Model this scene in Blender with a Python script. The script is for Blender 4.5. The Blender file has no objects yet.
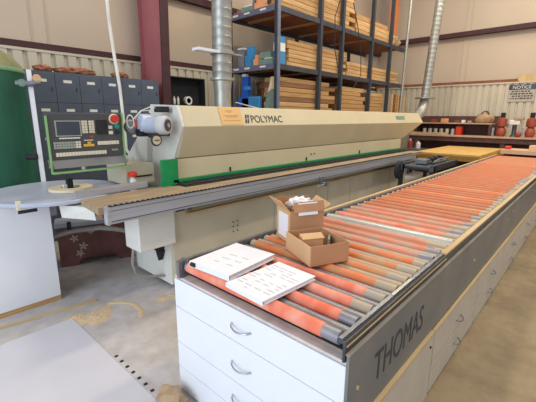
import bpy, bmesh, math, random
from mathutils import Vector, Matrix
random.seed(7)
C = bpy.context.scene.collection
PI = math.pi
sc = bpy.context.scene
sc.view_settings.view_transform = 'Standard'
sc.view_settings.look = 'None'
sc.view_settings.gamma = 1
sc.view_settings.exposure = 0.0

# ------------------------------------------------------------ materials
def mat(name, col, rough=.6, metal=0., amt=.12, scale=6., col2=None, stretch=(1, 1, 1), bump=0., spec=.4, thr=None, emit=None, world=True):
    m = bpy.data.materials.new(name); m.use_nodes = True
    n = m.node_tree.nodes; l = m.node_tree.links
    b = n['Principled BSDF']
    b.inputs['Roughness'].default_value = rough
    b.inputs['Metallic'].default_value = metal
    b.inputs['Specular IOR Level'].default_value = spec
    if emit:
        b.inputs['Emission Color'].default_value = (*emit[:3], 1); b.inputs['Emission Strength'].default_value = emit[3]
    if world:
        g = n.new('ShaderNodeNewGeometry'); src = g.outputs['Position']
    else:
        g = n.new('ShaderNodeTexCoord'); src = g.outputs['Object']
    mp = n.new('ShaderNodeMapping'); mp.inputs['Scale'].default_value = stretch
    l.new(src, mp.inputs['Vector'])
    t = n.new('ShaderNodeTexNoise'); t.inputs['Scale'].default_value = scale; t.inputs['Detail'].default_value = 5
    l.new(mp.outputs[0], t.inputs['Vector'])
    r = n.new('ShaderNodeValToRGB')
    lo, hi = thr if thr else (.3, .7)
    r.color_ramp.elements[0].position = lo; r.color_ramp.elements[1].position = hi
    if col2 is None:
        c0 = [max(0, c * (1 - amt)) for c in col]; c1 = [min(1, c * (1 + amt)) for c in col]
    else:
        c0, c1 = col, col2
    r.color_ramp.elements[0].color = (*c0, 1); r.color_ramp.elements[1].color = (*c1, 1)
    l.new(t.outputs['Fac'], r.inputs['Fac']); l.new(r.outputs['Color'], b.inputs['Base Color'])
    if bump:
        bp = n.new('ShaderNodeBump'); bp.inputs['Strength'].default_value = bump; bp.inputs['Distance'].default_value = .01
        l.new(t.outputs['Fac'], bp.inputs['Height']); l.new(bp.outputs['Normal'], b.inputs['Normal'])
    return m
def S(r, g, b):  # sRGB 0-255 -> linear
    f = lambda c: (c / 255) / 12.92 if c / 255 <= .04045 else ((c / 255 + .055) / 1.055) ** 2.4
    return (f(r), f(g), f(b))
M = {}
M['white_lam'] = mat('white_laminate', S(232, 234, 240), .35, amt=.015)
M['white_gap'] = mat('white_edge', S(150, 155, 170), .5)
M['cab_tan'] = mat('grey_laminate', S(196, 188, 176), .45, amt=.06)
M['chrome'] = mat('brushed_chrome', S(205, 208, 212), .25, 1., amt=.05)
M['steel'] = mat('worn_steel', S(140, 143, 150), .38, .75, amt=.25, scale=14)
M['galv'] = mat('galvanised_steel', S(172, 172, 166), .42, .7, amt=.12, scale=9)
M['alu'] = mat('brushed_aluminium', S(186, 186, 192), .4, .45, amt=.12, scale=5, stretch=(.3, 4, 8))
M['alu_dark'] = mat('dark_groove', S(70, 74, 84), .6)
M['dark'] = mat('black_rubber', S(38, 38, 42), .7, amt=.3)
M['dark_steel'] = mat('dark_painted_steel', S(78, 80, 86), .42, .4, amt=.25, scale=10)
M['fascia'] = mat('grey_blue_enamel', S(112, 116, 120), .42, .15, col2=S(132, 132, 130), scale=3, bump=.05)
M['letter'] = mat('faded_black_letters', S(58, 60, 66), .5)
M['beige'] = mat('beige_machine_enamel', S(206, 194, 162), .42, amt=.05, scale=2)
M['beige_base'] = mat('dusty_beige_enamel', S(198, 189, 166), .5, amt=.09, scale=2.5)
M['offwhite'] = mat('offwhite_machine_enamel', S(222, 220, 212), .4, amt=.03)
M['green'] = mat('green_machine_enamel', S(20, 140, 80), .45, amt=.12)
M['limegreen'] = mat('light_green_frame', S(132, 176, 112), .45, amt=.05)
M['tank'] = mat('dark_green_tank_paint', S(38, 92, 74), .42, amt=.22, scale=3, stretch=(1, 1, .3))
M['tank_dust'] = mat('dusty_tank_dome', S(176, 160, 122), .8, col2=S(120, 130, 95), scale=3)
M['ring'] = mat('tank_band', S(120, 160, 120), .6)
M['locker'] = mat('slate_blue_locker_paint', S(82, 92, 108), .5, .1, amt=.06)
M['locker_gap'] = mat('locker_seam', S(48, 56, 72), .7)
M['label'] = mat('paper_label', S(225, 225, 220), .6, amt=.03)
M['maroon'] = mat('red_oxide_primer', S(176, 106, 110), .6, amt=.1, scale=3)
M['girt'] = mat('dark_girt_and_flange_shade', S(70, 42, 46), .7, amt=.15)
M['insul'] = mat('beige_vinyl_insulation', S(192, 176, 158), .55, amt=.03, scale=1.2, bump=.2)
M['siding'] = mat('ribbed_liner_panel', S(198, 190, 172), .5, .1, amt=.06, scale=3, stretch=(1, 1, .3))
M['wood'] = mat('pine_lumber', S(178, 140, 94), .65, col2=S(212, 176, 126), scale=5, stretch=(.5, 6, 14), bump=.1)
M['wood2'] = mat('amber_lumber', S(160, 120, 76), .65, col2=S(196, 156, 104), scale=5, stretch=(.5, 6, 14), bump=.1)
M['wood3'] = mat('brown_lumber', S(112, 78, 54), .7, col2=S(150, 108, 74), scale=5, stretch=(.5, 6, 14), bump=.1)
M['ply'] = mat('plywood_face', S(208, 182, 138), .6, col2=S(188, 160, 116), scale=2, stretch=(1, 5, 1))
M['yply'] = mat('yellow_plywood_face', S(208, 168, 100), .6, amt=.1)
M['yellowply'] = mat('yellow_plywood_edge', S(206, 160, 70), .6, amt=.15, scale=5, stretch=(1, 1, 8))
M['brownboard'] = mat('red_brown_board', S(140, 88, 62), .7, amt=.2, scale=4)
M['rackblue'] = mat('grey_blue_rack_steel', S(112, 122, 146), .45, .35, amt=.12)
M['rackdark'] = mat('dark_rack_steel', S(66, 70, 80), .5, .3, amt=.15)
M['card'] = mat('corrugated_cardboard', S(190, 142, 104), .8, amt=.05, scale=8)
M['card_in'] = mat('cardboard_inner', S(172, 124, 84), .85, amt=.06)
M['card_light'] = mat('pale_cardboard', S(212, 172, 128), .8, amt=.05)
M['paper'] = mat('white_paper', S(236, 236, 242), .6, amt=.015)
M['ink'] = mat('faint_print', S(190, 190, 200), .7)
M['o_fresh'] = mat('orange_roller_sleeve', S(232, 110, 76), .55, col2=S(236, 164, 142), scale=9, stretch=(1, 1.2, 1))
M['o_tan'] = mat('dusty_orange_sleeve', S(222, 122, 70), .55, col2=S(196, 150, 106), scale=5, stretch=(1, 1.6, 1), thr=(.42, .68))
M['o_pink'] = mat('worn_pink_sleeve', S(220, 132, 104), .55, col2=S(192, 156, 136), scale=6, stretch=(1, 1.4, 1), thr=(.4, .66))
M['o_dull'] = mat('dull_tan_orange_sleeve', S(190, 118, 86), .65, col2=S(180, 142, 114), scale=7, stretch=(1, 1.4, 1))
M['o_far'] = mat('orange_sleeve_far', S(196, 106, 72), .65, col2=S(186, 126, 92), scale=7, stretch=(1, 1.4, 1))
M['r_steel'] = mat('grey_roller_tube', S(128, 130, 142), .4, .3, col2=S(160, 154, 152), scale=7)
M['r_tan'] = mat('dusty_roller_tube', S(186, 164, 130), .5, .1, col2=S(168, 160, 152), scale=7)
M['r_pale'] = mat('pale_steel_roller', S(194, 192, 186), .35, .25, amt=.06)
M['ledge'] = mat('dusty_ledge', S(206, 196, 190), .6, amt=.15, scale=12)
M['motor'] = mat('blue_grey_motor_casting', S(178, 188, 206), .45, .2, amt=.08)
M['tanmotor'] = mat('tan_fan_cowl', S(196, 196, 196), .5, amt=.1)
M['copper'] = mat('red_wiring', S(190, 84, 60), .5)
M['panel'] = mat('charcoal_panel', S(74, 74, 76), .5, amt=.06)
M['panel_l'] = mat('grey_panel_ledge', S(104, 106, 106), .5)
M['screen'] = mat('dark_screen', S(62, 66, 78), .25)
M['key'] = mat('cream_keys', S(214, 206, 184), .5)
M['key_y'] = mat('yellow_keys', S(220, 180, 60), .5)
M['key_g'] = mat('grey_keys', S(150, 158, 144), .5)
M['red'] = mat('red_plastic', S(206, 58, 40), .35)
M['tealbtn'] = mat('green_button', S(30, 140, 120), .4)
M['sign_y'] = mat('amber_sign', S(222, 180, 120), .6, amt=.05)
M['disc'] = mat('grey_blue_laminate', S(176, 182, 198), .4, amt=.05)
M['cream'] = mat('cream_tape', S(230, 214, 180), .6, amt=.04)
M['trunk'] = mat('dark_red_brown_wood', S(122, 80, 76), .6, amt=.25, scale=6)
M['leafst'] = mat('pale_leaf_decal', S(190, 178, 160), .7)
M['hose'] = mat('grey_hose', S(150, 148, 142), .6)
M['whosew'] = mat('white_hose', S(226, 222, 212), .5)
M['blue'] = mat('bright_blue_plastic', S(36, 92, 190), .45, amt=.15, scale=20)
M['lblue'] = mat('light_blue_paint', S(60, 140, 196), .5, amt=.1)
M['gbox'] = mat('grey_box', S(120, 124, 134), .6)
M['gbox2'] = mat('weathered_sign_face', S(178, 172, 160), .6, amt=.06)
M['ggreen'] = mat('grey_green_blocks', S(120, 146, 134), .6, amt=.15, scale=20)
M['peach'] = mat('peach_block', S(228, 160, 112), .6)
M['redm'] = mat('red_tool_paint', S(150, 72, 54), .4, amt=.15)
M['benchtop'] = mat('worn_bench_top', S(190, 160, 134), .6, amt=.12)
M['benchdark'] = mat('dark_brown_bench', S(88, 62, 58), .7, amt=.2)
M['bag'] = mat('tan_bag', S(178, 150, 118), .8, amt=.2, scale=12)
M['sawdust'] = mat('sawdust', S(204, 180, 146), .95, amt=.1, scale=60, bump=.5)
M['plate'] = mat('smooth_lilac_concrete', S(200, 198, 206), .45, amt=.05, scale=2.5)
M['pinkish'] = mat('pale_pink_board', S(214, 178, 146), .6, amt=.05)
M['orangebd'] = mat('orange_plank', S(214, 128, 76), .6, amt=.1)
M['ragred'] = mat('rust_red_cloth', S(164, 108, 84), .9, amt=.3, scale=30)

# concrete floor: grey slab with dusty brown stains
fm = bpy.data.materials.new('concrete'); fm.use_nodes = True
n = fm.node_tree.nodes; l = fm.node_tree.links; b = n['Principled BSDF']
g = n.new('ShaderNodeNewGeometry')
t1 = n.new('ShaderNodeTexNoise'); t1.inputs['Scale'].default_value = 1.6; t1.inputs['Detail'].default_value = 7; t1.inputs['Roughness'].default_value = .65
t2 = n.new('ShaderNodeTexNoise'); t2.inputs['Scale'].default_value = 9; t2.inputs['Detail'].default_value = 6
r1 = n.new('ShaderNodeValToRGB'); r1.color_ramp.elements[0].position = .36; r1.color_ramp.elements[1].position = .66
r1.color_ramp.elements[0].color = (*S(186, 178, 170), 1); r1.color_ramp.elements[1].color = (*S(204, 201, 206), 1)
r2 = n.new('ShaderNodeValToRGB'); r2.color_ramp.elements[0].position = .3; r2.color_ramp.elements[1].position = .75
r2.color_ramp.elements[0].color = (.78, .75, .71, 1); r2.color_ramp.elements[1].color = (1, 1, 1, 1)
# warm light on the aisle beyond the conveyor, painted as a browner floor
sep = n.new('ShaderNodeSeparateXYZ'); mr = n.new('ShaderNodeMapRange')
mr.inputs['From Min'].default_value = 1.0; mr.inputs['From Max'].default_value = .6
mx = n.new('ShaderNodeMix'); mx.data_type = 'RGBA'; mx.blend_type = 'MULTIPLY'; mx.inputs['Factor'].default_value = 1
mx2 = n.new('ShaderNodeMix'); mx2.data_type = 'RGBA'
r3 = n.new('ShaderNodeValToRGB'); r3.color_ramp.elements[0].position = .36; r3.color_ramp.elements[1].position = .64
r3.color_ramp.elements[0].color = (*S(136, 118, 90), 1); r3.color_ramp.elements[1].color = (*S(168, 148, 116), 1)
l.new(g.outputs['Position'], t1.inputs['Vector']); l.new(g.outputs['Position'], t2.inputs['Vector'])
l.new(g.outputs['Position'], sep.inputs[0]); l.new(sep.outputs['Y'], mr.inputs['Value'])
l.new(t1.outputs['Fac'], r1.inputs['Fac']); l.new(t1.outputs['Fac'], r3.inputs['Fac']); l.new(t2.outputs['Fac'], r2.inputs['Fac'])
l.new(mr.outputs['Result'], mx2.inputs['Factor']); l.new(r1.outputs['Color'], mx2.inputs['A']); l.new(r3.outputs['Color'], mx2.inputs['B'])
l.new(mx2.outputs['Result'], mx.inputs['A']); l.new(r2.outputs['Color'], mx.inputs['B'])
l.new(mx.outputs['Result'], b.inputs['Base Color']); b.inputs['Roughness'].default_value = .6
M['concrete'] = fm
M['feed'] = mat('dusty_wooden_feed_table', S(146, 130, 110), .6, col2=S(190, 156, 104), scale=3, stretch=(1, 5, 1), thr=(.45, .75))
M['pan'] = mat('shadow_dark_bed', S(74, 62, 54), .8, amt=.2)  # bed colour darkened to carry the shadow between the rollers
M['fasledge'] = mat('scuffed_grey_ledge', S(150, 142, 130), .6, amt=.15)

# ------------------------------------------------------------ geometry helpers
class MB:
    def __init__(s): s.bm = bmesh.new(); s.mats = []; s.mi = 0
    def use(s, m):
        if m not in s.mats: s.mats.append(m)
        s.mi = s.mats.index(m); return s
    def face(s, vs):
        try:
            f = s.bm.faces.new(vs); f.material_index = s.mi; return f
        except ValueError: return None
    def hexa(s, p):   # 8 points: bottom 4 ccw, top 4
        v = [s.bm.verts.new(q) for q in p]
        for q in ((3, 2, 1, 0), (4, 5, 6, 7), (0, 1, 5, 4), (1, 2, 6, 5), (2, 3, 7, 6), (3, 0, 4, 7)): s.face([v[i] for i in q])
        return s
    def box(s, x0, x1, y0, y1, z0, z1, T=None):
        p = [(x0, y0, z0), (x1, y0, z0), (x1, y1, z0), (x0, y1, z0), (x0, y0, z1), (x1, y0, z1), (x1, y1, z1), (x0, y1, z1)]
        if T: p = [T @ Vector(q) for q in p]
        return s.hexa(p)
    def prism(s, poly, a0, a1, axis='x', T=None, ends=None):
        # poly in the two other axes; extruded along axis from a0 to a1; a0/a1 may be lists
        k = len(poly)
        def P(q, a):
            v = {'x': (a, q[0], q[1]), 'y': (q[0], a, q[1]), 'z': (q[0], q[1], a)}[axis]
            return T @ Vector(v) if T else v
        A0 = a0 if isinstance(a0, (list, tuple)) else [a0] * k
        A1 = a1 if isinstance(a1, (list, tuple)) else [a1] * k
        v0 = [s.bm.verts.new(P(poly[i], A0[i])) for i in range(k)]; v1 = [s.bm.verts.new(P(poly[i], A1[i])) for i in range(k)]
        s.face(v0[::-1]); s.face(v1)
        for i in range(k): s.face([v0[i], v0[(i + 1) % k], v1[(i + 1) % k], v1[i]])
        return s
    def tube(s, pts, r, seg=12, closed=False, caps=True):
        pts = [Vector(p) for p in pts]; rings = []
        rr = r if isinstance(r, (list, tuple)) else [r] * len(pts)
        up = None
        for i, p in enumerate(pts):
            if closed: d = (pts[(i + 1) % len(pts)] - pts[i - 1])
            else: d = (pts[min(i + 1, len(pts) - 1)] - pts[max(i - 1, 0)])
            d.normalize()
            if up is None:
                up = Vector((0, 0, 1)) if abs(d.z) < .9 else Vector((1, 0, 0))
            a = d.cross(up).normalized(); c = a.cross(d).normalized(); up = c
            rings.append([s.bm.verts.new(p + rr[i] * (math.cos(2 * PI * k / seg) * a + math.sin(2 * PI * k / seg) * c)) for k in range(seg)])
        m = len(rings)
        for i in range(m if closed else m - 1):
            A, B = rings[i], rings[(i + 1) % m]
            for k in range(seg): s.face([A[k], A[(k + 1) % seg], B[(k + 1) % seg], B[k]])
        if not closed and caps: s.face(rings[0][::-1]); s.face(rings[-1])
        return s
    def lathe(s, prof, c=(0, 0, 0), seg=24, axis='z', T=None):
        rings = []
        for r, h in prof:
            ring = []
            for k in range(seg):
                a = 2 * PI * k / seg; u, w = r * math.cos(a), r * math.sin(a)
                v = {'z': (u, w, h), 'x': (h, u, w), 'y': (w, h, u)}[axis]
                v = Vector(v)
                if T: v = T @ v
                ring.append(s.bm.verts.new(v + Vector(c)))
            rings.append(ring)
        for i in range(len(rings) - 1):
            A, B = rings[i], rings[i + 1]
            for k in range(seg): s.face([A[k], A[(k + 1) % seg], B[(k + 1) % seg], B[k]])
        if prof[0][0] > 1e-5: s.face(rings[0][::-1])
        if prof[-1][0] > 1e-5: s.face(rings[-1])
        return s
    def build(s, name, m=None, parent=None, smooth=False, bevel=0., loc=None):
        bmesh.ops.recalc_face_normals(s.bm, faces=s.bm.faces)
        me = bpy.data.meshes.new(name)
        if loc is not None: bmesh.ops.translate(s.bm, verts=s.bm.verts, vec=-Vector(loc))
        s.bm.to_mesh(me); s.bm.free()
        for q in (s.mats or [m]): me.materials.append(M[q])
        o = bpy.data.objects.new(name, me); C.objects.link(o)
        if loc is not None: o.location = loc
        if parent is not None:
            o.parent = parent
            o.matrix_parent_inverse = WM(parent).inverted()
        if bevel:
            md = o.modifiers.new('bevel', 'BEVEL'); md.width = bevel; md.segments = 2; md.limit_method = 'ANGLE'
        if smooth:
            me.polygons.foreach_set('use_smooth', [True] * len(me.polygons))
            md = o.modifiers.new('es', 'EDGE_SPLIT'); md.split_angle = math.radians(40)
        return o
def WM(o):
    m = o.matrix_basis.copy()
    if o.parent: m = WM(o.parent) @ o.matrix_parent_inverse @ m
    return m
def tag(o, label=None, cat=None, group=None, kind=None):
    if label: o['label'] = label
    if cat: o['category'] = cat
    if group: o['group'] = group
    if kind: o['kind'] = kind
    return o
def empty(name, loc, label, cat, group=None):
    o = bpy.data.objects.new(name, None); C.objects.link(o); o.location = loc; o.empty_display_size = .1
    return tag(o, label, cat, group)
def box(name, m, parent, x0, x1, y0, y1, z0, z1, bevel=0., T=None):
    return MB().box(x0, x1, y0, y1, z0, z1, T).build(name, m, parent, bevel=bevel)
def struct(o): o['kind'] = 'structure'; return o
def copy_tree(o, parent=None):
    c = o.copy(); C.objects.link(c)
    if parent is not None: c.parent = parent
    for ch in list(o.children): copy_tree(ch, c)
    return c
def text(name, s, size, T, m, parent, depth=.002, sx=1.):
    cu = bpy.data.curves.new(name, 'FONT'); cu.body = s; cu.size = size; cu.extrude = depth; cu.offset = 0
    o = bpy.data.objects.new(name, cu); C.objects.link(o)
    bpy.context.view_layer.update()
    me = bpy.data.meshes.new_from_object(o.evaluated_get(bpy.context.evaluated_depsgraph_get()))
    bpy.data.objects.remove(o)
    me.transform(Matrix.Diagonal((sx, 1, 1, 1))); me.transform(T)
    me.materials.clear(); me.materials.append(M[m])
    o = bpy.data.objects.new(name, me); C.objects.link(o)
    if parent: o.parent = parent; o.matrix_parent_inverse = WM(parent).inverted()
    return o
def frame(o, x, y, z):   # matrix from origin and three axis vectors
    x, y, z = Vector(x).normalized(), Vector(y).normalized(), Vector(z).normalized()
    return Matrix(((x.x, y.x, z.x, o[0]), (x.y, y.y, z.y, o[1]), (x.z, y.z, z.z, o[2]), (0, 0, 0, 1)))
def rz(deg, c=(0, 0, 0)): return Matrix.Translation(c) @ Matrix.Rotation(math.radians(deg), 4, 'Z')

# ------------------------------------------------------------ setting
XR, YB = 12.0, 5.95
struct(MB().box(-5, XR + .3, -6, YB + .3, -.2, 0).build('floor', 'concrete'))
struct(MB().box(-4, .90, -2, 3.02, 0, .004).build('floor_slab', 'plate'))
def ribs(a0, a1, pitch=.17, d=.03):
    pts = []; a = a0
    while a < a1:
        pts += [(a, 0), (a + pitch * .62, 0), (a + pitch * .68, d), (a + pitch * .94, d)]
        a += pitch
    return pts
# back wall: vinyl insulation above, ribbed liner below
struct(MB().box(-5, XR, YB, YB + .2, 0, 7).build('wall_back', 'insul'))
m = MB(); pr = ribs(-5, XR - .1)
top = 2.5
v = [(m.bm.verts.new((a, YB - .08 + d, 0)), m.bm.verts.new((a, YB - .08 + d, top))) for a, d in pr]
for i in range(len(v) - 1): m.face([v[i][0], v[i + 1][0], v[i + 1][1], v[i][1]])
o = struct(m.build('wall_liner_back', 'siding'))
struct(MB().box(-5, XR - .1, YB - .09, YB, top, top + .035).build('trim_1', 'siding'))
struct(MB().box(-5, XR, YB - .035, YB + .01, top + .05, top + .13).build('trim_2', 'girt'))
struct(MB().box(3.5, XR, YB - .12, YB + .01, 3.66, 3.78).build('trim_3', 'girt'))
for i, x in enumerate((1.72, 1.92, 7.9)):
    struct(MB().box(x, x + .012, YB - .012, YB, top + .13, 7).build('trim_%d' % (4 + i), 'insul'))
# right wall
struct(MB().box(XR, XR + .2, -6, YB + .2, 0, 7).build('wall_right', 'insul'))
m = MB(); pr = ribs(-6, YB - .1)
v = [(m.bm.verts.new((XR - .08 + d, a, 0)), m.bm.verts.new((XR - .08 + d, a, 2.58))) for a, d in pr]
for i in range(len(v) - 1): m.face([v[i][0], v[i + 1][0], v[i + 1][1], v[i][1]])
struct(m.build('wall_liner_right', 'siding'))
struct(MB().box(XR - .10, XR, -6, YB - .1, 2.58, 2.62).build('trim_7', 'siding'))
struct(MB().box(XR - .03, XR + .01, -6, YB, 2.63, 2.70).build('trim_8', 'brownboard'))
struct(MB().box(XR - .16, XR + .01, -6, YB, 3.93, 4.05).build('trim_9', 'girt'))
for i, y in enumerate((3.15, 3.3)):
    struct(MB().box(XR - .012, XR, y, y + .015, 2.7, 7).build('trim_%d' % (10 + i), 'insul'))

# steel column
col = empty('steel_column', (3.34, 5.6, 0), 'red oxide steel I-beam column standing against the back wall beside the lockers', 'column')
MB().prism([(5.33, 0), (5.93, 0), (5.93, 6.5), (5.10, 6.5)], 3.335, 3.35).build('web', 'maroon', col)
MB().prism([(5.31, 0), (5.33, 0), (5.10, 6.5), (5.08, 6.5)], 3.27, 3.415).build('inner_flange', 'girt', col)  # flange lies in shade, painted in by the dark girt colour
MB().box(3.27, 3.415, 5.84, 5.855, 0, 6.5).build('wall_flange', 'maroon', col)

# ------------------------------------------------------------ lockers
LY = 5.2
lk = empty('locker_bank', (2.15, LY + .2, 0), 'bank of slate blue box lockers against the back wall with paper labels', 'lockers')
box('body', 'locker', lk, 1.117, 3.172, LY + .015, LY + .4, .0, 2.19)
dm = MB().box(-.1445, .1445, -.012, .008, -.177, .177); d0 = dm.build('door', 'locker', lk, bevel=.0015)
d0.data.name = 'locker_door'
lbm = MB().box(-.05, .05, -.014, -.0122, .07, .105); l0 = lbm.build('label_card', 'label', d0)
l0.location = (0, 0, 0); 
l0.matrix_parent_inverse = Matrix.Identity(4)
hm = MB().box(.098, .112, -.02, -.0122, -.03, .02); h0 = hm.build('latch', 'dark_steel', d0); h0.matrix_parent_inverse = Matrix.Identity(4)
d0.matrix_parent_inverse = Matrix.Identity(4); d0.location = (0, 0, 0)
first = True
for r in range(6):
    for c in range(7):
        x = 1.117 + .293 * (c + .5) - 2.15; z = 2.17 - .358 * (r + .5)
        d = d0 if first else copy_tree(d0, lk)
        first = False
        d.location = (x, -.2 + .0045, z)
for i, (x, w, lab) in enumerate(((1.62, .10, 'rust red cloth bundle on top of the lockers, the one nearest the green tank'), (2.02, .26, 'long rust red cloth heap on top of the lockers, widest of the three'), (2.62, .12, 'rust red cloth bundle on top of the lockers, the one nearest the steel column'))):
    m = MB()
    bmesh.ops.create_icosphere(m.bm, subdivisions=3, radius=1)
    for q in m.bm.verts:
        k = 1 + .25 * math.sin(q.co.x * 9 + i) * math.cos(q.co.y * 7 + q.co.z * 5)
        q.co = Vector((q.co.x * w * k, q.co.y * .09 * k, max(-.035, q.co.z * .05 * k)))
    o = m.build('cloth_bundle', 'ragred', smooth=True); o.location = (x, LY + .13, 2.226)
    tag(o, lab, 'cloth')

# ------------------------------------------------------------ green tank
TX, TY, TR = .69, 4.80, .56
tk = empty('storage_tank', (TX, TY, 0), 'tall dark green cylindrical tank with dusty domed top beside the lockers', 'tank')
MB().lathe([(TR, .12), (TR, 2.10)], (TX, TY, 0), 48).build('shell', 'tank', tk, smooth=True)
MB().lathe([(TR + .002, 2.10), (TR - .01, 2.15), (TR - .07, 2.23), (TR - .2, 2.32), (TR - .38, 2.37), (0.0001, 2.39)], (TX, TY, 0), 48).build('dome', 'tank_dust', tk, smooth=True)
MB().lathe([(TR + .006, 2.075), (TR + .012, 2.085), (TR + .012, 2.105), (TR + .006, 2.115)], (TX, TY, 0), 48).build('weld_band', 'ring', tk, smooth=True)
MB().lathe([(TR - .05, 0), (TR - .05, .13)], (TX, TY, 0), 32).build('base_ring', 'tank', tk, smooth=True)
MB().box(1.145, 1.185, 4.24, 4.26, .0, 2.09).build('gauge_board', 'white_lam', tk)
gv = MB().tube([(1.05, 4.28, 1.955), (1.165, 4.22, 1.955), (1.24, 4.22, 1.97)], .028, 10).build('gauge_valve', 'steel', tk, smooth=True)
MB().lathe([(.036, -.01), (.04, 0), (.036, .01)], (1.22, 4.215, 2.01), 18, 'y').build('valve_wheel', 'card_light', gv)
MB().lathe([(.035, -.02), (.035, .02)], (1.09, 4.24, 1.96), 14, 'y').build('valve_wheel', 'ggreen', gv)
MB().tube([(1.06, 4.30, 1.24), (1.13, 4.23, 1.24)], .03, 10).build('drain_valve', 'dark', tk, smooth=True)

# ------------------------------------------------------------ coil table and white panel
dt = empty('coil_table', (1.13, 3.68, 0), 'round grey-blue laminate coil table at the near end of the beige machine', 'table')
DC = (1.10, 3.66)
MB().lathe([(.56, .945), (.572, .95), (.572, .972), (.565, .978)], (DC[0], DC[1], 0), 64).build('table_top', 'disc', dt, smooth=True)
MB().box(.945, 1.03, 3.50, 3.54, .78, .9445).build('bracket', 'steel', dt)
cl = MB().use('cream').box(.685, .715, 3.255, 3.285, .93, 1.0).use('dark').box(.69, .82, 3.25, 3.265, .90, .925).build('edge_clamp', None, dt)
tr = empty('edge_tape_roll', (1.2, 3.58, .98), 'flat cream roll of edge tape lying on the round grey table', 'tape roll')
MB().lathe([(.085, .98), (.185, .98), (.185, 1.005), (.085, 1.005), (.085, .98)], (1.2, 3.58, 0), 40).build('tape', 'cream', tr, smooth=True)
hb = empty('core_holder', (1.18, 3.62, .98), 'black square core holder standing up inside the tape roll on the round table', 'holder')
box('post', 'dark', hb, 1.17, 1.22, 3.57, 3.62, .979, 1.085, .004)
box('clip', 'label', hb, 1.135, 1.168, 3.575, 3.605, .979, 1.03)

wp = empty('white_cabinet', (.6, 3.6, 0), 'plain white box cabinet with raw wood bottom edge under the round table', 'cabinet')
box('carcass', 'white_lam', wp, .05, .96, 3.44, 3.95, .045, .9445, .003)
box('plinth', 'wood2', wp, .05, .96, 3.443, 3.94, 0, .045)

# ------------------------------------------------------------ edge banding machine
mc = empty('edge_banding_machine', (4.8, 3.2, 0), 'long beige and green edge banding machine with a full length hood and silver front rail', 'machine')
X0, X1 = 2.09, 8.5
# hood
MB().prism([(3.0, 1.555), (3.08, 1.757), (3.56, 1.77), (3.72, 1.5), (3.72, 1.235), (3.15, 1.235)], X0, [X1, X1 - .12, X1 - .12, X1 - .3, 7.8, 7.8]).build('hood', 'beige', mc, bevel=.006)
MB().box(X0, 7.72, 3.158, 3.7, .86, 1.228).build('lower_panel', 'beige', mc)
for x in (2.8, 4.3, 5.9): MB().box(x, x + .01, 3.14, 3.158, 1.03, 1.08).build('screw', 'dark', mc)
for x in (4.42, 4.50): MB().box(x, x + .015, 3.15, 3.158, 1.105, 1.13).build('screw', 'dark', mc)
# end plate
MB().prism([(3.0, 1.555), (3.02, 1.63), (3.075, 1.757), (3.56, 1.775), (3.62, 1.45), (3.92, 1.06), (3.92, .9), (3.20, .9), (3.17, 1.235)], X0 - .03, X0 - .001).build('end_plate', 'offwhite', mc, bevel=.003)
MB().box(1.89, 2.058, 3.10, 3.155, .985, 1.235).build('side_guard', 'green', mc)
MB().box(1.86, 2.12, 3.06, 3.16, .985, 1.0).build('guard_foot', 'green', mc)
MB().box(2.0, 7.7, 3.10, 3.156, .955, 1.025).build('green_strip', 'green', mc)
# white inclined side cover and beige box at infeed
MB().prism([(3.55, 1.47), (3.72, 1.47), (4.24, 1.03), (3.62, 1.03)], 2.0, 2.058).build('side_cover', 'offwhite', mc)
MB().box(1.62, 1.93, 3.34, 3.75, .99, 1.19).build('infeed_box', 'beige_base', mc, bevel=.006)
MB().box(1.70, 1.90, 3.332, 3.34, 1.06, 1.075).build('box_slot', 'dark', mc)
# base body
MB().box(1.80, 7.35, 2.85, 3.62, .05, .86).build('base', 'beige_base', mc, bevel=.004)
MB().box(1.85, 7.3, 2.90, 3.6, 0, .05).build('plinth', 'dark', mc)
for x in (3.25, 4.15, 4.45, 5.1, 5.9, 6.6): MB().box(x, x + .006, 2.846, 2.85, .06, .74).build('door_seam', 'white_gap', mc)
for x in (2.565, 2.63):
    for z in (.41, .465, .52): MB().lathe([(.008, 2.844), (.008, 2.851)], (x, 0, z), 8, 'y').build('bolt', 'dark', mc)
MB().box(1.95, 7.3, 2.79, 2.851, .735, .752).build('ledge_strip', 'ply', mc)
for x in (3.9, 6.7):
    ft = MB().box(x, x + .12, 2.83, 2.90, 0, .05).build('foot', 'dark_steel', mc)
# overhanging box at infeed with recess
MB().box(1.43, 1.798, 2.80, 3.06, .485, .86).build('infeed_housing', 'offwhite', mc, bevel=.012)
MB().prism([(2.87, .04), (3.55, .04), (3.55, .55), (2.87, .55)], 1.775, 1.799).build('end_cover', 'offwhite', mc)
MB().use('dark').box(1.70, 1.775, 2.98, 3.04, .38, .50).prism([(2.96, .38), (3.06, .38), (3.01, .27)], 1.72, 1.77).use('steel').box(1.70, 1.775, 2.90, 3.3, .50, .53).build('air_filter', None, mc)
MB().tube([(1.48, 3.0, .535), (1.46, 3.02, .32), (1.50, 3.05, .2), (1.60, 3.05, .13), (1.78, 3.0, .10)], .014, 8).build('air_line', 'hose', mc, smooth=True)
MB().use('dark').box(1.84, 1.93, 2.83, 2.849, .775, .81).use('steel').box(1.97, 2.01, 2.82, 2.849, .77, .82).build('latch', None, mc)
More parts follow.
